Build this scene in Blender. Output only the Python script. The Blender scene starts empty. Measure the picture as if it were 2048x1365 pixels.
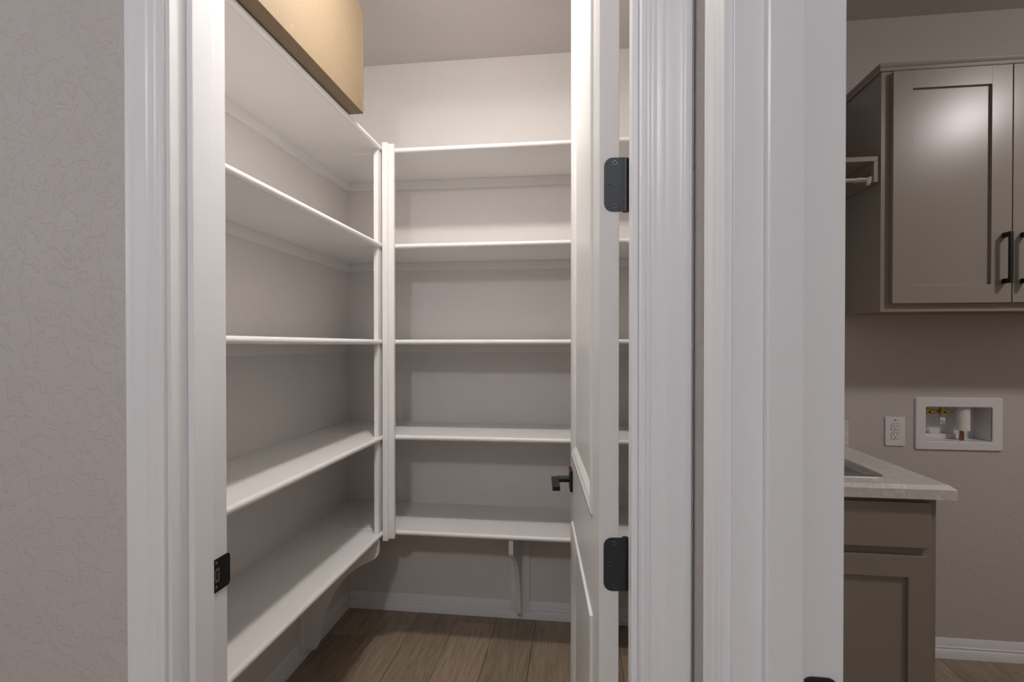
import bpy, bmesh, math, random
from mathutils import Vector, Matrix
R = math.radians
random.seed(7)
C = bpy.context.scene.collection
sc = bpy.context.scene

# ------------------------------------------------------------------ camera, world, lights, exposure
F = 1050.0
cam = bpy.data.cameras.new('camera'); camo = bpy.data.objects.new('camera', cam); C.objects.link(camo)
cam.sensor_fit = 'HORIZONTAL'; cam.sensor_width = 36.0; cam.lens = F/2048*36
cam.clip_start = 0.02; cam.clip_end = 60
cam.shift_y = 0.0077
camo.location = (0, 0, 1.336)
camo.rotation_euler = (R(90-0.45), 0, R(7.2))
sc.camera = camo

sc.view_settings.view_transform = 'Standard'; sc.view_settings.look = 'None'
sc.view_settings.exposure = 0.0; sc.view_settings.gamma = 1.0; sc.view_settings.use_curve_mapping = False

w = bpy.data.worlds.new('world'); sc.world = w; w.use_nodes = True
w.node_tree.nodes['Background'].inputs[0].default_value = (0.75, 0.80, 0.90, 1)
w.node_tree.nodes['Background'].inputs[1].default_value = 0.3

def area(name, loc, rot, size, power, col, shape='DISK', sy=None):
    l = bpy.data.lights.new(name, 'AREA'); l.shape = shape; l.size = size
    if sy: l.size_y = sy
    l.energy = power; l.color = col
    o = bpy.data.objects.new(name, l); C.objects.link(o); o.location = loc; o.rotation_euler = rot
    return o
def bulb(name, loc, radius, power, col):
    l = bpy.data.lights.new(name, 'POINT'); l.shadow_soft_size = radius; l.energy = power; l.color = col
    o = bpy.data.objects.new(name, l); C.objects.link(o); o.location = loc; return o
bulb('pantry_ceiling_light', (-0.40, 1.36, 2.63), 0.055, 12.5, (1.0, 0.955, 0.92))
area('pantry_ceiling_light_lens', (-0.40, 1.36, 2.62), (0,0,0), 0.13, 10.0, (1.0, 0.955, 0.92))
bulb('laundry_ceiling_light', (2.19, 0.92, 2.63), 0.10, 12.5, (1.0, 0.94, 0.93))
area('laundry_ceiling_light_lens', (2.19, 0.92, 2.62), (0,0,0), 0.20, 11.0, (1.0, 0.94, 0.93))
area('laundry_fill_light', (2.0, -1.45, 1.9), (R(90),0,0), 1.4, 2.0, (1.0, 0.94, 0.92), 'RECTANGLE', 1.2)  # added fill to lift the laundry's ambient light; no window behind it
bulb('hall_ceiling_light', (-0.22, -1.5, 2.64), 0.08, 50.0, (0.94, 0.95, 1.0))
area('hall_cool_fill_light', (-2.9, -0.9, 2.1), (R(90),0,R(-90)), 1.6, 10.0, (0.84, 0.91, 1.0), 'RECTANGLE', 1.0)  # weak cool fill added to tint the hall trim; this wall has no window

# ------------------------------------------------------------------ materials
def newmat(name, col, rough=0.5, metal=0.0, spec=0.5):
    m = bpy.data.materials.new(name); m.use_nodes = True
    b = m.node_tree.nodes['Principled BSDF']
    b.inputs['Base Color'].default_value = (*col, 1); b.inputs['Roughness'].default_value = rough
    b.inputs['Metallic'].default_value = metal; b.inputs['Specular IOR Level'].default_value = spec
    return m, m.node_tree, b
def N(t, kind, **kw):
    n = t.nodes.new(kind)
    for k, v in kw.items():
        if k in n.inputs: n.inputs[k].default_value = v
        else: setattr(n, k, v)
    return n
def mapped(t, scale=(1,1,1), coord='Object'):
    tc = N(t, 'ShaderNodeTexCoord'); mp = N(t, 'ShaderNodeMapping')
    mp.inputs['Scale'].default_value = scale
    t.links.new(tc.outputs[coord], mp.inputs['Vector']); return mp.outputs['Vector']
def bump(t, b, h, strength, dist):
    bp = N(t, 'ShaderNodeBump'); bp.inputs['Strength'].default_value = strength; bp.inputs['Distance'].default_value = dist
    t.links.new(h, bp.inputs['Height']); t.links.new(bp.outputs['Normal'], b.inputs['Normal'])
def paint(name, col, rough, nscale=90, strength=0.15, dist=0.001, var=0.03):
    m, t, b = newmat(name, col, rough)
    v = mapped(t)
    n = N(t, 'ShaderNodeTexNoise', Scale=nscale, Detail=3.0); t.links.new(v, n.inputs['Vector'])
    bump(t, b, n.outputs['Fac'], strength, dist)
    n2 = N(t, 'ShaderNodeTexNoise', Scale=2.5, Detail=2.0); t.links.new(v, n2.inputs['Vector'])
    mx = N(t, 'ShaderNodeMix', data_type='RGBA')
    mx.inputs[6].default_value = (*[c*(1-var) for c in col], 1); mx.inputs[7].default_value = (*[min(1, c*(1+var)) for c in col], 1)
    t.links.new(n2.outputs['Fac'], mx.inputs[0]); t.links.new(mx.outputs[2], b.inputs['Base Color'])
    return m
WALLC = (0.55, 0.515, 0.48)
def knockdown(name, col, scale, dist, thr=0.5):
    # skip-trowel plaster: flat lifted patches with crisp, wandering edges
    m, t, b = newmat(name, col, 0.6)
    v = mapped(t)
    n = N(t, 'ShaderNodeTexNoise', Scale=scale, Detail=4.0, Roughness=0.6, Distortion=0.6); t.links.new(v, n.inputs['Vector'])
    cr = N(t, 'ShaderNodeValToRGB'); cr.color_ramp.elements[0].position = thr; cr.color_ramp.elements[1].position = thr+0.035
    t.links.new(n.outputs['Fac'], cr.inputs['Fac'])
    f = N(t, 'ShaderNodeTexNoise', Scale=scale*10, Detail=3.0); t.links.new(v, f.inputs['Vector'])
    ma = N(t, 'ShaderNodeMath', operation='MULTIPLY_ADD'); ma.inputs[1].default_value = 0.25
    t.links.new(f.outputs['Fac'], ma.inputs[0]); t.links.new(cr.outputs['Color'], ma.inputs[2])
    bump(t, b, ma.outputs[0], 0.8, dist)
    return m
M = {}
M['hall_wall'] = knockdown('textured plaster wall paint', (0.555, 0.52, 0.497), 36, 0.0008)
M['pantry_wall'] = knockdown('pantry wall paint', (0.765, 0.73, 0.705), 14, 0.00025)
M['laundry_wall'] = knockdown('laundry wall paint', WALLC, 18, 0.0006)
M['ceiling'] = knockdown('ceiling paint', (0.66, 0.62, 0.59), 12, 0.0003)
M['trim'] = paint('white gloss trim paint', (0.86, 0.86, 0.88), 0.32, 60, 0.08, 0.0006, 0.01)
M['door'] = paint('white door paint', (0.78, 0.77, 0.75), 0.35, 200, 0.10, 0.0004, 0.01)
M['shelf'] = paint('white shelf paint', (0.83, 0.81, 0.79), 0.38, 120, 0.12, 0.0004, 0.015)
M['taupe'] = paint('taupe cabinet paint', (0.30, 0.267, 0.228), 0.27, 150, 0.05, 0.0003, 0.01)
M['taupe'].node_tree.nodes['Principled BSDF'].inputs['Specular IOR Level'].default_value = 0.42
M['kick'] = paint('dark toe kick', (0.10, 0.085, 0.07), 0.5)
M['raw_wood'] = paint('raw plywood', (0.38, 0.20, 0.10), 0.6)
M['black'] = newmat('matte black metal', (0.012, 0.013, 0.014), 0.38, 0.4)[0]
M['bronze'] = newmat('dark bronze metal', (0.05, 0.055, 0.06), 0.38, 0.6)[0]
M['screw'] = newmat('dark screw metal', (0.13, 0.135, 0.14), 0.25, 0.9)[0]
M['slot'] = newmat('black recess', (0.003, 0.003, 0.003), 0.8)[0]
M['hole'] = newmat('routed bare wood', (0.30, 0.20, 0.13), 0.8)[0]
M['chrome'] = newmat('chrome', (0.80, 0.79, 0.78), 0.12, 1.0)[0]
M['steel'] = newmat('brushed stainless steel', (0.55, 0.54, 0.52), 0.30, 1.0)[0]
M['brass'] = newmat('brass', (0.62, 0.42, 0.14), 0.32, 1.0)[0]
M['copper'] = newmat('copper', (0.40, 0.19, 0.12), 0.35, 1.0)[0]
M['plastic'] = newmat('white plastic', (0.78, 0.77, 0.77), 0.35)[0]
M['pvc'] = newmat('white pipe plastic', (0.80, 0.79, 0.76), 0.4)[0]
M['tag'] = newmat('paper tag', (0.70, 0.70, 0.74), 0.7)[0]
M['ink'] = newmat('violet ink', (0.14, 0.12, 0.36), 0.7)[0]
def cardboard():
    m, t, b = newmat('cardboard', (0.44, 0.32, 0.19), 0.75)
    v = mapped(t)
    n = N(t, 'ShaderNodeTexNoise', Scale=160, Detail=4.0); t.links.new(v, n.inputs['Vector'])
    w_ = N(t, 'ShaderNodeTexNoise', Scale=3.0, Detail=3.0); t.links.new(v, w_.inputs['Vector'])
    mx = N(t, 'ShaderNodeMix', data_type='RGBA'); mx.inputs[6].default_value = (0.185, 0.132, 0.078, 1); mx.inputs[7].default_value = (0.24, 0.175, 0.108, 1)
    t.links.new(n.outputs['Fac'], mx.inputs[0])
    cr = N(t, 'ShaderNodeValToRGB'); cr.color_ramp.elements[0].position = 0.66; cr.color_ramp.elements[1].position = 0.74
    sn = N(t, 'ShaderNodeTexNoise', Scale=14, Detail=5.0); t.links.new(v, sn.inputs['Vector']); t.links.new(sn.outputs['Fac'], cr.inputs['Fac'])
    m2 = N(t, 'ShaderNodeMix', data_type='RGBA'); m2.inputs[7].default_value = (0.31, 0.24, 0.165, 1)
    t.links.new(cr.outputs['Color'], m2.inputs[0]); t.links.new(mx.outputs[2], m2.inputs[6]); t.links.new(m2.outputs[2], b.inputs['Base Color'])
    bump(t, b, n.outputs['Fac'], 0.2, 0.0006)
    return m
M['cardboard'] = cardboard()
def wood():
    m, t, b = newmat('oak look plank', (0.2, 0.13, 0.08), 0.42)
    oi = N(t, 'ShaderNodeObjectInfo')
    tc = N(t, 'ShaderNodeTexCoord')
    off = N(t, 'ShaderNodeVectorMath', operation='SCALE'); off.inputs[0].default_value = (37, 91, 13)
    t.links.new(oi.outputs['Random'], off.inputs['Scale'])
    ad = N(t, 'ShaderNodeVectorMath', operation='ADD'); t.links.new(tc.outputs['Object'], ad.inputs[0]); t.links.new(off.outputs[0], ad.inputs[1])
    mp = N(t, 'ShaderNodeMapping'); mp.inputs['Scale'].default_value = (9, 0.8, 1); t.links.new(ad.outputs[0], mp.inputs['Vector'])
    n = N(t, 'ShaderNodeTexNoise', Scale=1.0, Detail=3.0, Distortion=0.8); t.links.new(mp.outputs[0], n.inputs['Vector'])
    rings = N(t, 'ShaderNodeMath', operation='MULTIPLY'); rings.inputs[1].default_value = 60.0; t.links.new(n.outputs['Fac'], rings.inputs[0])
    sn = N(t, 'ShaderNodeMath', operation='SINE'); t.links.new(rings.outputs[0], sn.inputs[0])
    mp2 = N(t, 'ShaderNodeMapping'); mp2.inputs['Scale'].default_value = (130, 6, 1); t.links.new(ad.outputs[0], mp2.inputs['Vector'])
    g = N(t, 'ShaderNodeTexNoise', Scale=1.0, Detail=4.0); t.links.new(mp2.outputs[0], g.inputs['Vector'])
    s1 = N(t, 'ShaderNodeMath', operation='MULTIPLY_ADD'); s1.inputs[1].default_value = 0.07; t.links.new(sn.outputs[0], s1.inputs[0]); t.links.new(g.outputs['Fac'], s1.inputs[2])
    cr = N(t, 'ShaderNodeValToRGB')
    cr.color_ramp.elements[0].position = 0.25; cr.color_ramp.elements[0].color = (0.235, 0.178, 0.122, 1)
    cr.color_ramp.elements[1].position = 0.75; cr.color_ramp.elements[1].color = (0.40, 0.315, 0.225, 1)
    t.links.new(s1.outputs[0], cr.inputs['Fac'])
    hv = N(t, 'ShaderNodeHueSaturation'); t.links.new(cr.outputs['Color'], hv.inputs['Color'])
    mr = N(t, 'ShaderNodeMapRange'); mr.inputs[3].default_value = 0.82; mr.inputs[4].default_value = 1.18
    t.links.new(oi.outputs['Random'], mr.inputs[0]); t.links.new(mr.outputs[0], hv.inputs['Value'])
    t.links.new(hv.outputs['Color'], b.inputs['Base Color'])
    bump(t, b, s1.outputs[0], 0.2, 0.0005)
    return m
M['wood'] = wood()
def laminate():
    m, t, b = newmat('pale stone laminate', (0.62, 0.58, 0.55), 0.35)
    v = mapped(t, (1, 1.6, 1))
    n = N(t, 'ShaderNodeTexNoise', Scale=22, Detail=8.0, Roughness=0.7, Distortion=1.5); t.links.new(v, n.inputs['Vector'])
    cr = N(t, 'ShaderNodeValToRGB')
    cr.color_ramp.elements[0].position = 0.40; cr.color_ramp.elements[0].color = (0.82, 0.79, 0.77, 1)
    cr.color_ramp.elements[1].position = 0.62; cr.color_ramp.elements[1].color = (0.76, 0.72, 0.70, 1)
    e = cr.color_ramp.elements.new(0.52); e.color = (0.66, 0.62, 0.60, 1)
    t.links.new(n.outputs['Fac'], cr.inputs['Fac']); t.links.new(cr.outputs['Color'], b.inputs['Base Color'])
    return m
M['laminate'] = laminate()

# ------------------------------------------------------------------ mesh helpers
class MB:
    def __init__(s): s.v = []; s.f = []
    def add(s, vs, fs):
        k = len(s.v); s.v += [tuple(p) for p in vs]; s.f += [tuple(i+k for i in f) for f in fs]; return s
    def box(s, x0, x1, y0, y1, z0, z1):
        return s.add([(x0,y0,z0),(x1,y0,z0),(x1,y1,z0),(x0,y1,z0),(x0,y0,z1),(x1,y0,z1),(x1,y1,z1),(x0,y1,z1)],
                     [(0,3,2,1),(4,5,6,7),(0,1,5,4),(1,2,6,5),(2,3,7,6),(3,0,4,7)])
    def prism(s, poly, a, b, fn):
        """poly of 2-D points, extruded from a to b; fn(p, q, t) gives the 3-D point"""
        n = len(poly)
        vs = [fn(p[0], p[1], a) for p in poly] + [fn(p[0], p[1], b) for p in poly]
        fs = [tuple(range(n)), tuple(range(2*n-1, n-1, -1))] + [(i, i+n, (i+1)%n+n, (i+1)%n) for i in range(n)]
        return s.add(vs, fs)
    def loft(s, loops, close_start=True, close_end=True):
        n = len(loops[0]); vs = [p for l in loops for p in l]; fs = []
        for k in range(len(loops)-1):
            for i in range(n):
                fs.append((k*n+i, k*n+(i+1)%n, (k+1)*n+(i+1)%n, (k+1)*n+i))
        if close_start: fs.append(tuple(range(n-1, -1, -1)))
        if close_end: fs.append(tuple((len(loops)-1)*n+i for i in range(n)))
        return s.add(vs, fs)
    def tube(s, p0, p1, r, r1=None, n=16):
        p0 = Vector(p0); p1 = Vector(p1); d = (p1-p0).normalized()
        a = d.orthogonal().normalized(); b = d.cross(a); r1 = r if r1 is None else r1
        return s.loft([[p0+(a*math.cos(2*math.pi*i/n)+b*math.sin(2*math.pi*i/n))*r for i in range(n)],
                       [p1+(a*math.cos(2*math.pi*i/n)+b*math.sin(2*math.pi*i/n))*r1 for i in range(n)]])
    def build(s, name, mat, parent=None, bev=0.0, smooth=False, segs=2):
        me = bpy.data.meshes.new(name); me.from_pydata(s.v, [], s.f); me.update()
        bm = bmesh.new(); bm.from_mesh(me); bmesh.ops.recalc_face_normals(bm, faces=bm.faces)
        if bev:
            bmesh.ops.remove_doubles(bm, verts=bm.verts, dist=1e-6)
            es = [e for e in bm.edges if len(e.link_faces) == 2 and e.calc_face_angle(0) > R(40)]
            bmesh.ops.bevel(bm, geom=es, offset=bev, segments=segs, affect='EDGES', profile=0.6, clamp_overlap=True)
        bm.to_mesh(me); bm.free()
        me.materials.append(M[mat])
        if smooth:
            for p in me.polygons: p.use_smooth = True
            me.set_sharp_from_angle(angle=R(35))
        o = bpy.data.objects.new(name, me); C.objects.link(o)
        if parent: o.parent = parent
        return o
def struct(o, label=None):
    o['kind'] = 'structure'
    if label: o['label'] = label
    return o
def thing(name, label, cat, loc=(0,0,0), rz=0, group=None):
    o = bpy.data.objects.new(name, None); C.objects.link(o); o.empty_display_size = 0.05
    o.location = loc; o.rotation_euler = (0,0,rz); o['label'] = label; o['category'] = cat
    if group: o['group'] = group
    return o
def tag(o, label, cat, group=None):
    o['label'] = label; o['category'] = cat
    if group: o['group'] = group
    return o
def rrect(x0, x1, y0, y1, r, n=5):
    pts = []
    for cx, cy, a0 in ((x1-r, y1-r, 0), (x0+r, y1-r, 90), (x0+r, y0+r, 180), (x1-r, y0+r, 270)):
        for i in range(n+1):
            a = R(a0 + 90*i/n); pts.append((cx+r*math.cos(a), cy+r*math.sin(a)))
    return pts
def copy_part(o, parent, loc):
    c = o.copy(); C.objects.link(c); c.parent = parent; c.location = loc
    for ch in o.children:
        d = ch.copy(); C.objects.link(d); d.parent = c
    return c

H = 2.74                    # ceiling height
PX0, PX1 = -1.165, 0.26     # pantry left / right wall faces
PY0, PY1 = 0.975, 2.545     # pantry front / back wall faces
WY = 0.835                  # hall face of the wall with the pantry door
LX = 0.175                  # hall face of the wall with the laundry door
LX2 = 0.2945
LY = 2.45                   # laundry back wall face
JL, JR = -0.706, 0.097      # pantry opening
LJ = 0.626                  # far jamb of the laundry opening
LJ0 = -0.19                 # near jamb
HD = 2.575                   # head height

# ------------------------------------------------------------------ the setting
fl = struct(MB().box(-3.1, 3.1, -3.1, 2.75, -0.12, -0.010).build('floor', 'kick'))
pw = 0.192
plank_bm = {}
def plank(x0, x1, y0, y1):
    key = (round(x1-x0, 3), round(y1-y0, 3))
    if key not in plank_bm:
        a, b = key
        p = MB().box(-a/2+.0006, a/2-.0006, -b/2+.0006, b/2-.0006, -0.010, 0.0).build('plank', 'wood', fl, bev=0.0014, segs=1)
        plank_bm[key] = p
    else:
        p = plank_bm[key].copy(); C.objects.link(p); p.parent = fl
    p.location = ((x0+x1)/2, (y0+y1)/2, 0)
k = 0
x = -0.586 - pw*13
while x < 3.05:
    y = -3.0 - [0.0, 0.55, 0.23, 0.81, 0.40, 0.95, 0.12][k % 7]
    if abs(x + 0.778) < 0.01: y = 2.37 - 1.22*5
    if abs(x + 0.586) < 0.01: y = 2.47 - 1.22*5
    while y < 2.6:
        y0, y1 = max(y, -3.0), min(y+1.22, 2.6)
        if y1-y0 > .05: plank(x, x+pw, y0, y1)
        y += 1.22
    x += pw; k += 1
struct(MB().box(-3.1, 3.1, -3.1, 2.75, H, H+.1).build('ceiling', 'ceiling'))

# wall with the pantry door: left piece, sliver on the right, header
wf = struct(MB().box(-3.0, JL-.018, WY, PY0, 0, H).build('wall_front', 'hall_wall'))
MB().box(JR+.018, LX2, WY, PY0, 0, H).build('wall_return', 'hall_wall', wf)
MB().box(JL-.018, JR+.018, WY, PY0, HD+.018, H).build('wall_header', 'hall_wall', wf)
struct(MB().box(PX0-.1, PX0, PY0, PY1+.1, 0, H).build('wall_left', 'pantry_wall'))
struct(MB().box(PX0, PX1, PY1, PY1+.1, 0, H).build('wall_back', 'pantry_wall'))
struct(MB().box(PX1, PX1+.115, PY0, PY1+.1, 0, H).build('wall_divider', 'pantry_wall'))
# wall with the laundry door
wr = struct(MB().box(LX, LX2, LJ+.018, WY, 0, H).build('wall_right', 'hall_wall'))
MB().box(LX, LX2, -3.0, LJ0-.018, 0, H).build('wall_near', 'hall_wall', wr)
MB().box(LX, LX2, LJ0-.018, LJ+.018, HD+.018, H).build('wall_header', 'hall_wall', wr)
struct(MB().box(-3.0, LX, -3.1, -3.0, 0, H).build('wall_hall_end', 'hall_wall'))
struct(MB().box(-3.1, -3.0, -3.0, WY, 0, H).build('wall_hall_left', 'hall_wall'))
# laundry back wall with the hole for the washer box
bx0, bx1, bz0, bz1 = 1.472, 1.729, 0.925, 1.071
lb = MB().box(PX1+.115, bx0-.004, LY, LY+.12, 0, H).box(bx1+.004, 3.0, LY, LY+.12, 0, H)
lb.box(bx0-.004, bx1+.004, LY, LY+.12, 0, bz0-.004).box(bx0-.004, bx1+.004, LY, LY+.12, bz1+.004, H)
struct(lb.build('wall_laundry_back', 'laundry_wall'))
struct(MB().box(3.0, 3.1, -1.5, LY+.12, 0, H).build('wall_laundry_right', 'laundry_wall'))
struct(MB().box(LX2, 3.0, -1.6, -1.5, 0, H).build('wall_laundry_near', 'laundry_wall'))

# door casing profile: (across from the opening outwards, thickness)
CW = 0.0675
CP = [(0,0),(0,.007),(.0015,.0086),(.0045,.0090),(.0065,.0088),(.0075,.0080),(.0090,.0082),(.0135,.0092),(.0148,.0102),(.0160,.0103),
      (.0180,.0105),(.0230,.0116),(.0262,.0126),(.0275,.0136),(.0295,.0139),(.0400,.0139),(.0490,.0142),(.0530,.0148),(.0545,.0157),(.0570,.0160),
      (.0630,.0160),(.0660,.0152),(.0675,.0130),(.0675,0)]
tn = [0]
def trim(mb, parent=None, name=None, smooth=True):
    tn[0] += 1
    o = mb.build(name or 'trim_%d' % tn[0], 'trim', parent, smooth=smooth)
    if not parent: struct(o)
    return o
def casing_x(xin, sgn, yface, z0, z1, ydir=-1):    # casing on a wall whose face looks along Y
    return MB().prism(CP, z0, z1, lambda p, q, t: (xin+sgn*p, yface+ydir*q, t))
# pantry casing, jambs, stops
rev = 0.0068
pf = trim(casing_x(JL-rev, -1, WY, 0, HD+rev+CW), name='trim_1')
pf['label'] = 'white moulded door casing left of the pantry opening'
r_ = trim(casing_x(JR+rev-.0005, 1, WY, 0, HD+rev+CW), name='trim_2')
r_['label'] = 'white moulded door casing between pantry and laundry openings'
hc = MB().prism(CP, JL-rev, JR+rev, lambda p, q, t: (t, WY-q, HD+rev+p)); trim(hc, name='trim_3')
JD = 0.980
def jamb_box(mb): return mb
pj = MB().box(JL-.018, JL, WY, JD, 0, HD+.018)
pj = pj.build('trim_4', 'trim', bev=0.001); struct(pj, 'white pantry door jamb on the latch side')
MB().box(JL, JL+.0125, .874, .926, 0, HD).build('door_stop', 'trim', pj, bev=0.002)
pj2 = MB().box(JR, JR+.018, WY, JD, 0, HD+.018).build('trim_5', 'trim', bev=0.001); struct(pj2, 'white pantry door jamb on the hinge side')
MB().box(JR-.0105, JR, .874, .926, 0, HD).build('door_stop', 'trim', pj2, bev=0.002)
pj3 = MB().box(JL, JR, WY, JD, HD, HD+.018).build('trim_6', 'trim', bev=0.001); struct(pj3)
MB().box(JL+.0125, JR-.0105, .874, .926, HD-.0125, HD).build('door_stop', 'trim', pj3, bev=0.002)
# pantry side casing (thin view from inside)
trim(casing_x(JL-rev, -1, PY0, 0, HD+rev+CW, 1), name='trim_7')
trim(casing_x(JR+rev, 1, PY0, 0, HD+rev+CW, 1), name='trim_8')
# strike plate on the latch jamb
sx = JL
sp = thing('strike_plate', 'black metal strike plate let into the latch side door jamb', 'strike plate', (JL, .958, .882))
poly = rrect(-.028, .0285, -.0325, .0325, .008)
hole_p = rrect(-.016, -.001, -.014, .014, .004)
n_ = len(poly)
mb = MB().loft([[(0.0002, p[0], p[1]) for p in poly], [(0.0022, p[0], p[1]) for p in poly],
                [(0.0022, p[0], p[1]) for p in hole_p], [(0.0002, p[0], p[1]) for p in hole_p]], False, False)
mb.build('plate', 'black', sp)
MB().prism([(0.0002,.020),(0.0022,.020),(.0016,.0275),(-.0025,.031),(-.0035,.030),(-.0005,.0265)], -.024, .024, lambda p, q, t: (p, q, t)).build('lip', 'black', sp)
MB().loft([[(0.0004, p[0], p[1]) for p in hole_p], [(0.0007, p[0], p[1]) for p in hole_p]]).build('recess', 'hole', sp)
MB().box(.0008, .0024, -.011, -.006, -.009, .009).build('latch_tongue', 'bronze', sp)
for z in (-.024, .024):
    MB().tube((.0018, -.012, z), (.0032, -.012, z), .0042, .0036, 12).build('screw', 'screw', sp, smooth=True)

# laundry casing and jamb
def casing_y(yin, sgn, xface, z0, z1, xdir=-1):
    return MB().prism(CP, z0, z1, lambda p, q, t: (xface+xdir*q, yin+sgn*p, t))
c9 = trim(casing_y(LJ+.006, 1, LX, 0, HD+.006+CW), name='trim_9'); c9['label'] = 'white moulded door casing on the laundry opening'
trim(casing_y(LJ0-.006, -1, LX, 0, HD+.006+CW), name='trim_10')
trim(MB().prism(CP, LJ0-.006, LJ+.006, lambda p, q, t: (LX-q, t, HD+.006+p)), name='trim_11')
lj = MB().box(LX, LX2, LJ, LJ+.018, 0, HD+.018).build('trim_12', 'trim', bev=0.001); struct(lj, 'white laundry door jamb with a black hinge leaf')
MB().box(.2075, .2485, LJ-.0125, LJ, 0, HD).build('door_stop', 'trim', lj, bev=0.003)
lj2 = MB().box(LX, LX2, LJ0-.018, LJ0, 0, HD+.018).build('trim_13', 'trim', bev=0.001); struct(lj2)
lj3 = MB().box(LX, LX2, LJ0, LJ, HD, HD+.018).build('trim_14', 'trim', bev=0.001); struct(lj3)

# baseboards
BP = [(0,0),(.0140,0),(.0140,.031),(.0120,.0355),(.0095,.037),(.0095,.0430),(.0110,.0445),(.0110,.0480),(.0085,.0500),(.0070,.0560),(.0070,.0700),
      (.0045,.0745),(.0045,.0790),(.0025,.083),(0,.083)]
def base(name, a, b, fn):
    o = MB().prism(BP, a, b, fn).build(name, 'trim', smooth=True); struct(o); return o
base('baseboard_left', PY0, PY1, lambda p, q, t: (PX0+p, t, q))
base('baseboard_back', PX0+.014, PX1, lambda p, q, t: (t, PY1-p, q))
base('baseboard_divider', PY0, PY1-.014, lambda p, q, t: (PX1-p, t, q))
base('baseboard_laundry', 1.126, 3.0, lambda p, q, t: (t, LY-p, q))
base('baseboard_front', -3.0, JL-rev-CW, lambda p, q, t: (t, WY-p, q))

# ------------------------------------------------------------------ pantry shelving
SX = -0.817       # front edge of the left shelves
SY = 2.145        # front edge of the back shelves
SZ = [0.545 + .406*i for i in range(5)]
def shelf_section(depth):     # (distance from wall, z) with a half round nosing and a hairline groove behind it
    pts = [(0,-.019),(depth-.0135,-.019),(depth-.0128,-.0178),(depth-.012,-.0195)]
    for i in range(0, 9):
        a = R(-90 + 180*i/8); pts.append((depth-.0105+.0105*math.cos(a), -.0095+.0105*math.sin(a)))
    pts += [(depth-.012,.0008),(depth-.0128,-.0008),(depth-.0135,0),(0,0)]
    return pts
lu = thing('built_in_shelving', 'white painted five tier shelving along the left pantry wall', 'shelving', (PX0, (PY0+SY)/2, 0), group=None)
bu = thing('built_in_shelving', 'white painted five tier shelving across the back pantry wall', 'shelving', ((PX0+PX1)/2, PY1, 0))
for i, z in enumerate(SZ):
    d = SX-PX0
    s = MB().prism(shelf_section(d), PY0+.001, SY-.0005, lambda p, q, t: (p, t-lu.location.y, q+z)).build('shelf', 'shelf', lu, smooth=True)
    MB().box(.0, .019, PY0+.001-lu.location.y, SY-.0005-lu.location.y, z-.019-.040, z-.0192).build('cleat', 'shelf', s, bev=.001)
    s = MB().prism(shelf_section(PY1-SY), PX0+.001, PX1-.001, lambda p, q, t: (t-bu.location.x, -p, q+z)).build('shelf', 'shelf', bu, smooth=True)
    MB().box(PX0+.0005-bu.location.x, PX1-bu.location.x, -.019, 0, z-.019-.040, z-.0192).build('cleat', 'shelf', s, bev=.001)
    MB().box(PX0+.0005-bu.location.x, PX0+.019-bu.location.x, SY-PY1, -.0195, z-.019-.040, z-.0192).build('side_cleat', 'shelf', s)
# corner post: stile between the shelves, moulded cover strip in front
ly = lu.location.y
for i in range(5):
    z1 = SZ[i]-.0195; z0 = SZ[i-1]+.0005 if i else None
    if z0 is None: continue
    MB().box(-.845-PX0, -.826-PX0, 2.098-ly, SY-.001-ly, z0, z1).build('post_stile', 'shelf', lu, bev=.001)
z0, z1 = SZ[0]-.030, SZ[4]+.010
cp = [(-.8165,2.1435),(-.8165,2.119),(-.815,2.117),(-.806,2.1165),(-.8052,2.1178),(-.8044,2.1165),(-.795,2.117),(-.7935,2.119),(-.7935,2.1435)]
MB().prism(cp, z0-.004, z1+.004, lambda p, q, t: (p-PX0, q-ly, t)).build('post_cover_strip', 'shelf', lu)
cp = [(-.7930,2.1435),(-.7930,2.1275),(-.786,2.127),(-.785,2.1285),(-.784,2.127),(-.771,2.1265),(-.769,2.128),(-.769,2.1435)]
MB().prism(cp, z0+.003, z1, lambda p, q, t: (p-PX0, q-ly, t)).build('post_cover_strip', 'shelf', lu)
# curved brackets under the lowest shelf
zs = SZ[0]-.020
prof = [(0,0),(.318,0),(.322,.012),(.322,.052),(.318,.068),(.308,.080),(.292,.090),(.262,.104),(.225,.126),(.185,.158),(.150,.198),(.120,.245),(.095,.300),
        (.075,.355),(.062,.400),(.058,.430),(.055,.458),(.046,.476),(.030,.484),(0,.486)]
def bracket(parent, fn, width):
    b = MB().prism([(p[0]+.019, -p[1]+zs) for p in prof], -width/2, width/2, fn).build('bracket', 'shelf', parent, bev=.0015)
    n = MB().prism([(0,zs),(.0188,zs),(.0188,.040),(0,.040)], -.045, .045, fn)
    n.build('bracket_backing', 'shelf', b, bev=.001)
    return b
by = 2.098
bracket(lu, lambda p, q, t: (p, by-ly+t, q), .020)
bracket(bu, lambda p, q, t: (-0.279-bu.location.x+t, -p*1.1 if p > .03 else -p, q), .020)

# cardboard box on the top left shelf
cb = thing('cardboard_box', 'long tan cardboard box overhanging the top left shelf', 'box', (-.955, 1.40, SZ[4]+.0015))
bw0, bw1 = -.185, .185
yl0, yl1, bh = -.40, .415, .372
MB().box(bw0, bw1, yl0, yl1, 0, bh).build('body', 'cardboard', cb, bev=.003)
MB().box(bw1-.002, bw1+.0012, yl1-.010, yl1+.0012, .001, bh+.001).box(bw0+.01, bw1+.0012, yl1-.002, yl1+.0012, .001, bh+.001).build('end_flap', 'cardboard', cb, bev=.0006)
MB().box(bw0+.02, bw1+.0012, yl0+.01, yl1+.0014, -.0012, .0).build('bottom_flap', 'cardboard', cb)

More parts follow.
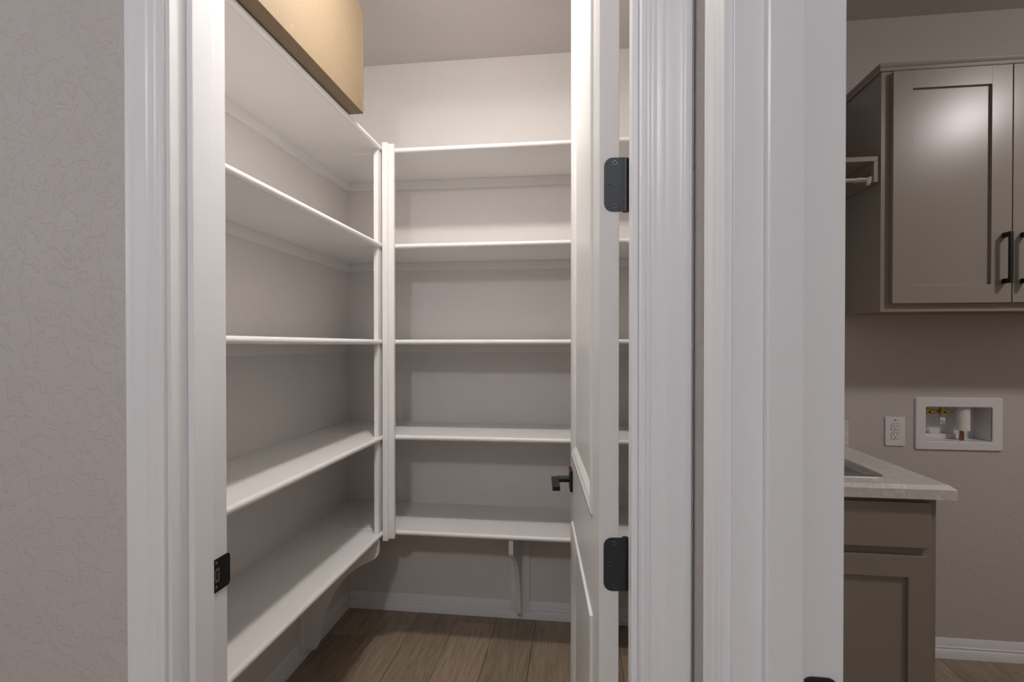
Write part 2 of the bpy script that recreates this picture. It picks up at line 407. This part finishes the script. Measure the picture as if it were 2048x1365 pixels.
# ------------------------------------------------------------------ pantry door
DW, DT, DH = 0.795, 0.0365, 2.56
d1 = bpy.data.objects.new('door_1', None); C.objects.link(d1); d1['kind'] = 'structure'; d1['label'] = 'open white two panel pantry door with a black lever'
d1.location = (0.0385, 0.987, 0.008); d1.rotation_euler = (0, 0, R(4.6))
st = .106
rails = [(0, .24), (.768, .978), (DH-.115, DH)]
for y0, y1 in ((0, st), (DW-st, DW)):
    MB().box(0, DT, y0, y1, 0, DH).build('stile', 'door', d1, bev=.0012)
for z0, z1 in rails:
    MB().box(0.0001, DT-.0001, st, DW-st, z0, z1).build('rail', 'door', d1)
for z0, z1 in ((rails[0][1], rails[1][0]), (rails[1][1], rails[2][0])):
    # molded sticking slopes in on both faces, then a flat field lifted a little
    def loop(x, ins): return [(x, st+ins, z0+ins), (x, DW-st-ins, z0+ins), (x, DW-st-ins, z1-ins), (x, st+ins, z1-ins)]
    mb = MB()
    prof_d = [(0.0, 0.0), (-.0030, .0008), (-.0052, .0025), (-.0058, .0050), (-.0050, .0085), (-.0038, .0105), (-.0034, .0120), (-.0010, .0200), (.0030, .0270), (.0056, .0310), (.0060, .0330), (.0072, .0336)]
    mb.loft([loop(a, b) for a, b in prof_d], False, True)
    mb.loft([loop(DT-a, b) for a, b in prof_d], False, True)
    mb.build('panel', 'door', d1)
# hinges on the hinge edge
def hinge_leaf(parent, z, fnx, knuckle=True):
    pts = [p for p in rrect(.0085, .062, -.0495, .0495, .0155, 6)]
    pts = [(min(p[0], .0455), p[1]) for p in pts]
    q = []
    for p in pts:
        if p[0] >= .0455: continue
        q.append(p)
    q = [p for p in rrect(.0085, .08, -.0495, .0495, .0155, 6) if p[0] < .04]
    q = [(.0465, .0495)] + q + [(.0465, -.0495)]
    h = MB().prism(q, 0.0, 0.0022, lambda a, b, t: fnx(a, -t, b+z)).build('hinge', 'bronze', parent)
    if knuckle:
        for k in range(5):
            MB().tube(fnx(.0487, .0035, z-.0495+k*.0198+.0003), fnx(.0487, .0035, z-.0495+(k+1)*.0198-.0003), .006, n=14).build('knuckle', 'bronze', h, smooth=True)
    for a, b in ((.0275, .040), (.0185, 0), (.0275, -.040)):
        MB().tube(fnx(a, -.0021, b+z), fnx(a, -.0030, b+z), .0048, .0042, 16).build('screw', 'screw', h, smooth=True)
        c = MB()
        for ang in (20, 110):
            ca, sa = math.cos(R(ang))*.0028, math.sin(R(ang))*.0028
            px, pz = -sa*.25, ca*.25
            c.loft([[fnx(a+sx*ca+sy*px, yy, b+z+sx*sa+sy*pz) for sx, sy in ((-1,-1),(1,-1),(1,1),(-1,1))] for yy in (-.0031, -.0034)])
        c.build('screw_slot', 'slot', h)
    return h
for z in (.25, .920, 1.624, 2.24):
    hinge_leaf(d1, z, lambda a, b, c: (a, b, c))
# jamb side leaf of the laundry door hinges
for z in (.913, 2.24):
    h = MB().prism(rrect(.2490, .2893, z-.0495, z+.0495, .0125, 6), LJ, LJ-.0022, lambda a, b, t: (a, t, b)).build('hinge', 'bronze', lj, bev=.0004)
    for a, b in ((.2705, .036), (.2800, 0), (.2705, -.036)):
        MB().tube((a, LJ-.0021, z+b), (a, LJ-.0030, z+b), .0046, .0040, 16).build('screw', 'screw', h, smooth=True)
# lever handle
for side in (-1, 1):
    x0 = 0 if side < 0 else DT
    hz, hy = .893, .722
    e = MB().prism(rrect(hy-.0325, hy+.0325, hz-.034, hz+.034, .002, 2), 0.0, .009, lambda a, b, t: (x0+side*t, a, b)).build('door_handle', 'black', d1, bev=.001)
    e['label'] = 'black square rose lever handle'
    MB().tube((x0+side*.009, hy, hz), (x0+side*.048, hy, hz), .0105, n=20).build('stem', 'black', e, smooth=True)
    MB().box(min(x0+side*.044, x0+side*.067), max(x0+side*.044, x0+side*.067), hy-.118, hy+.010, hz-.0065, hz+.0065).build('lever', 'black', e, bev=.001)
MB().box(.006, .031, DW, DW+.001, .865, .925).build('latch_plate', 'black', d1)

# ------------------------------------------------------------------ laundry: upper cabinet
def shaker(x0, x1, yf, z0, z1, fr, parent, name='door', hook=None, thick=.0195):
    """front at yf, thickness behind it"""
    e = MB().box(x0, x0+fr, yf, yf+thick, z0, z1).build(name, 'taupe', parent, bev=.0007)
    MB().box(x1-fr, x1, yf, yf+thick, z0, z1).build('stile', 'taupe', e, bev=.0004)
    MB().box(x0+fr, x1-fr, yf, yf+thick, z1-fr, z1).build('rail', 'taupe', e, bev=.0004)
    MB().box(x0+fr, x1-fr, yf, yf+thick, z0, z0+fr).build('rail', 'taupe', e, bev=.0004)
    MB().box(x0+fr, x1-fr, yf+.0105, yf+thick-.003, z0+fr, z1-fr).build('panel', 'taupe', e)
    return e
UX0, UX1, UY, UZ0, UZ1 = 1.119, 1.985, 2.12, 1.459, 2.356
uc = thing('upper_cabinet', 'taupe shaker wall cabinet with black bar pulls above the washer box', 'cabinet', ((UX0+UX1)/2, LY, UZ0))
def rel(mb, o):
    mb.v = [(a-o.location.x, b-o.location.y, c-o.location.z) for a, b, c in mb.v]; return mb
def shift_children(root):
    for ch in list(root.children):
        ch.location = ch.location - root.location
rt = bpy.data.objects.new('tmp', None)
parts = []
cc = MB().box(UX0+.001, UX0+.018, UY+.019, LY-.0005, UZ0+.001, UZ1).box(UX1-.018, UX1-.001, UY+.019, LY-.0005, UZ0+.001, UZ1)
cc.box(UX0+.018, UX1-.018, UY+.019, LY-.0005, UZ1-.018, UZ1).box(UX0+.018, UX1-.018, LY-.006, LY-.0005, UZ0+.02, UZ1-.018)
cc.build('carcass', 'taupe', uc)
MB().box(UX0+.018, UX1-.018, UY+.019, LY-.0005, UZ0+.006, UZ0+.020).build('bottom_panel', 'raw_wood', uc)
ff = MB().box(UX0, UX0+.038, UY, UY+.019, UZ0, UZ1).box(UX1-.038, UX1, UY, UY+.019, UZ0, UZ1)
ff.box(UX0+.038, UX1-.038, UY, UY+.019, UZ1-.038, UZ1).box(UX0+.038, UX1-.038, UY, UY+.019, UZ0, UZ0+.038)
ff.box((UX0+UX1)/2-.02, (UX0+UX1)/2+.02, UY, UY+.019, UZ0+.038, UZ1-.038)
ff.build('face_frame', 'taupe', uc, bev=0)
# crown strip: front run and left return, stepped
cr = [(0,0),(.006,0),(.007,.004),(.007,.012),(.010,.016),(.012,.022),(.012,.027),(0,.027)]
mb = MB()
a = [(UX0-p, UY-p, UZ1-.004+q) for p, q in cr]; b = [(UX1, UY-p, UZ1-.004+q) for p, q in cr]; c_ = [(UX0-p, LY-.0005, UZ1-.004+q) for p, q in cr]
mb.loft([c_, a, b], True, True)
mb.build('crown_strip', 'taupe', uc)
def pull(x, yf, z0, z1, parent):
    h = MB().box(x-.0055, x+.0055, yf-.038, yf-.028, z0, z1).build('handle', 'black', parent, bev=.001)
    for z in (z0, z1-.017):
        MB().box(x-.0055, x+.0055, yf-.029, yf, z, z+.017).build('handle_post', 'black', parent, bev=.001)
dz0, dz1 = 1.489, 2.343
q1 = shaker(1.150, 1.5445, UY-.0205, dz0, dz1, .066, uc)
pull(1.518, UY-.0205, 1.556, 1.738, q1)
q2 = shaker(1.5485, 1.943, UY-.0205, dz0, dz1, .066, uc)
pull(1.578, UY-.0205, 1.556, 1.738, q2)
shift_children(uc)

# hanging shelf and rod left of it
hs = thing('wall_shelf', 'taupe shelf fixed to the side of the upper cabinet above a chrome rod', 'shelf', (.75, LY, 2.02))
MB().box(.380, UX0-.002, 2.128, LY-.001, 2.025, 2.043).build('board', 'taupe', hs, bev=.001)
MB().box(UX0-.0205, UX0-.0005, 2.128, LY-.001, 1.947, 2.0248).build('cleat', 'taupe', hs, bev=.001)
MB().box(.3755, .3945, 2.128, LY-.001, 1.947, 2.0248).build('cleat', 'taupe', hs, bev=.001)
shift_children(hs)
rod = thing('closet_rod', 'chrome hanging rod below the taupe laundry shelf', 'rod', (.75, 2.165, 1.966))
MB().tube((.405-.75, 0, 0), (1.060-.75, 0, 0), .0125, n=24).build('tube', 'chrome', rod, smooth=True)
MB().tube((1.050-.75, 0, 0), (1.084-.75, 0, 0), .0148, n=24).build('end_sleeve', 'chrome', rod, smooth=True)
for xa, xb in ((1.088, 1.098), (.3950, .405)):
    f_ = MB().tube((xa-.75, 0, 0), (xb-.75, 0, 0), .015 if xa > 1 else .024, .024 if xa > 1 else .015, 24)
    f_.build('socket', 'chrome', rod, smooth=True)
MB().tube((1.079-.75, 0, 0), (1.089-.75, 0, 0), .0150, n=20).build('socket_collar', 'chrome', rod, smooth=True)

# base cabinet
BX0, BX1, BY, BZ1 = .380, 1.126, 1.816, .855
bc = thing('base_cabinet', 'dark taupe shaker sink base cabinet under the pale laminate counter', 'cabinet', ((BX0+BX1)/2, LY, 0))
c1 = MB().box(BX0, BX0+.018, BY+.019, LY-.0005, .001, BZ1).box(BX1-.018, BX1, BY+.019, LY-.0005, .001, BZ1)
c1.box(BX0+.018, BX1-.018, BY+.019, LY-.0005, .10, .118).box(BX0+.018, BX1-.018, LY-.006, LY-.0005, .118, BZ1)
c1.build('carcass', 'taupe', bc)
MB().box(BX0+.018, BX1-.018, BY+.075, BY+.090, .001, .10).build('toe_kick', 'kick', bc)
f1 = MB().box(BX0, BX0+.045, BY, BY+.019, .10, BZ1).box(BX1-.045, BX1, BY, BY+.019, .10, BZ1)
f1.box(BX0+.045, BX1-.045, BY, BY+.019, BZ1-.045, BZ1).box(BX0+.045, BX1-.045, BY, BY+.019, .655, .70).box(BX0+.045, BX1-.045, BY, BY+.019, .10, .145)
f1.build('face_frame', 'taupe', bc, bev=0)
mid = .752
for x0, x1 in ((.404, mid-.0015), (mid+.0015, 1.101)):
    MB().box(x0, x1, BY-.0205, BY-.001, .694, .838).build('drawer_front', 'taupe', bc, bev=.003)
    shaker(x0, x1, BY-.0205, .13, .667, .066, bc)
shift_children(bc)

# countertop with chamfered front and right edge, hole for the sink
CX0, CX1, CY0, CY1, CZ0, CZ1 = .378, 1.158, 1.770, LY-.001, .8565, .899
sx0, sx1, sy0, sy1 = .46, .992, 1.885, 2.37
def ring(x0, x1, y0, y1, z): return [(x0,y0,z),(x1,y0,z),(x1,y1,z),(x0,y1,z)]
ct = MB().loft([ring(sx0,sx1,sy0,sy1,CZ0), ring(CX0,CX1,CY0,CY1,CZ0), ring(CX0,CX1,CY0,CY1,CZ1-.012), ring(CX0,CX1-.014,CY0+.014,CY1,CZ1),
                ring(sx0,sx1,sy0,sy1,CZ1), ring(sx0,sx1,sy0,sy1,CZ0)], False, False)
o = ct.build('countertop', 'laminate'); tag(o, 'pale grey stone patterned laminate laundry countertop', 'countertop')
MB().box(CX0, CX1, LY-.020, LY-.0012, CZ1+.0002, CZ1+.108).build('backsplash', 'laminate', o, bev=.0015)
# drop-in sink
sk = thing('laundry_sink', 'stainless steel drop-in sink in the laundry counter', 'sink', (.72, 2.13, CZ1))
def sl(ins, z, r):
    return [(p[0]-.72, p[1]-2.13, z) for p in rrect(.43+ins, 1.010-ins, 1.866+ins, 2.395-ins, r, 6)]
MB().loft([sl(0, .0003, .032), sl(.001, .003, .031), sl(.006, .0045, .028), sl(.026, .0040, .026), sl(.032, .001, .045), sl(.038, -.006, .05), sl(.045, -.17, .05), sl(.060, -.195, .05), sl(.10, -.20, .05)], False, True
    ).build('basin', 'steel', sk, smooth=True)
MB().tube((0,0,-.1995), (0,0,-.197), .045, .042, 24).build('drain', 'chrome', sk, smooth=True)

# ------------------------------------------------------------------ laundry wall fittings
ou = thing('wall_outlet', 'white duplex electrical outlet beside the recessed washer box', 'outlet', (1.353, LY, .9635))
MB().prism(rrect(-.0395, .0395, -.0625, .0625, .004, 3), 0.0, -.006, lambda a, b, t: (a, t, b)).build('cover_plate', 'plastic', ou, bev=.0018)
for zc in (.0195, -.0195):
    pts = [(max(-.0140, min(.0140, .0170*math.cos(R(i*15)))), .0170*math.sin(R(i*15))) for i in range(24)]
    rc = MB().prism([(p[0]*1.15, max(-.0145, min(.0145, p[1]))+zc) for p in pts], -.0059, -.0078, lambda a, b, t: (a, t, b)).build('receptacle', 'plastic', ou)
    MB().box(-.0078, -.0058, -.0081, -.0077, zc-.001, zc+.0085).box(.0058, .0078, -.0081, -.0077, zc+.0005, zc+.0075).build('slot', 'slot', rc)
    MB().tube((0, -.0077, zc-.0072), (0, -.0081, zc-.0072), .0026, n=10).build('ground_hole', 'slot', rc)
    MB().prism([(p[0]*1.24, max(-.0158, min(.0158, p[1]*1.07))+zc) for p in pts], -.0058, -.0063, lambda a, b, t: (a, t, b)).build('receptacle_gap', 'screw', rc)
MB().tube((0, -.0059, 0), (0, -.0072, 0), .0028, n=12).build('screw', 'plastic', ou, smooth=True)
MB().prism([(-.006,.050),(.006,.050),(.003,.046),(-.003,.046)], -.0060, -.0064, lambda a, b, t: (a, t, b)).build('printed_mark', 'screw', ou)

wb = thing('washer_outlet_box', 'white recessed washer supply box with brass valves and a pipe', 'utility box', (1.6, LY, 1.0))
def rl(x0, x1, z0, z1, r, y): return [(p[0]-1.6, y, p[1]-1.0) for p in rrect(x0, x1, z0, z1, r, 4)]
ox0, ox1, oz0, oz1 = 1.432, 1.769, .888, 1.111
bi = (bx0, bx1, bz0, bz1)
MB().loft([rl(ox0, ox1, oz0, oz1, .006, 0), rl(ox0, ox1, oz0, oz1, .006, -.006), rl(ox0+.003, ox1-.003, oz0+.003, oz1-.003, .005, -.009),
           rl(bx0-.003, bx1+.003, bz0-.003, bz1+.003, .007, -.009), rl(bx0, bx1, bz0, bz1, .006, -.007), rl(bx0, bx1, bz0, bz1, .006, -.003)], False, False).build('face_frame', 'plastic', wb)
MB().loft([rl(*bi, .006, -.006), rl(*bi, .006, .092)], False, True).build('tray', 'plastic', wb)
yb = .090
def wx(x): return x-1.6
# raised ribs on the back of the tray
MB().box(wx(1.498), wx(1.500), .060, yb, -.074, .070).build('rib', 'plastic', wb)
MB().box(wx(1.668), wx(1.712), yb-.004, yb, .003, .008).build('rib', 'plastic', wb)
MB().box(wx(1.474), wx(1.640), yb-.020, yb, -.0745, -.055).build('ledge', 'plastic', wb, bev=.001)
for i, vx in enumerate((1.500, 1.560)):
    v = MB().tube((wx(vx), .035, .0705), (wx(vx), .035, .052), .009, n=12).tube((wx(vx)-.006, .033, .047), (wx(vx)+.030, .033, .047), .0135, .009, n=12)
    v.tube((wx(vx), .020, .047), (wx(vx), .045, .047), .012, n=12)
    v.build('valve', 'brass', wb, smooth=True)
    MB().tube((wx(vx)+.004, .0195, .046), (wx(vx)+.004, .018, .046), .004, n=10).build('valve_port', 'slot', wb)
    MB().box(wx(vx)+.029, wx(vx)+.044, .030, .036, .0455, .0485).build('valve_stem', 'bronze', wb)
MB().box(wx(1.5495), wx(1.5505), .030, .031, -.006, .044).build('tag_tie', 'bronze', wb)
tg = MB().box(wx(1.550), wx(1.571), .029, .030, -.006, .022).build('tag', 'tag', wb)
mk = MB()
for r_i in range(4):
    for c_i in range(4):
        if (r_i*3+c_i*5) % 4: mk.box(wx(1.5525)+c_i*.0045, wx(1.5525)+c_i*.0045+.003, .0284, .0289, -.004+r_i*.004, -.0015+r_i*.004)
mk.build('tag_print', 'ink', tg)
MB().tube((wx(1.640), .030, .0705), (wx(1.640), .030, -.032), .0255, .0255, 28).build('pipe', 'pvc', wb, smooth=True)
MB().tube((wx(1.636), .030, -.032), (wx(1.636), .030, -.050), .0075, n=16).tube((wx(1.636), .030, -.050), (wx(1.636), .030, -.0735), .0092, n=16).tube((wx(1.636), .030, -.044), (wx(1.636), .030, -.047), .0098, n=16).build('pipe_fitting', 'copper', wb, smooth=True)
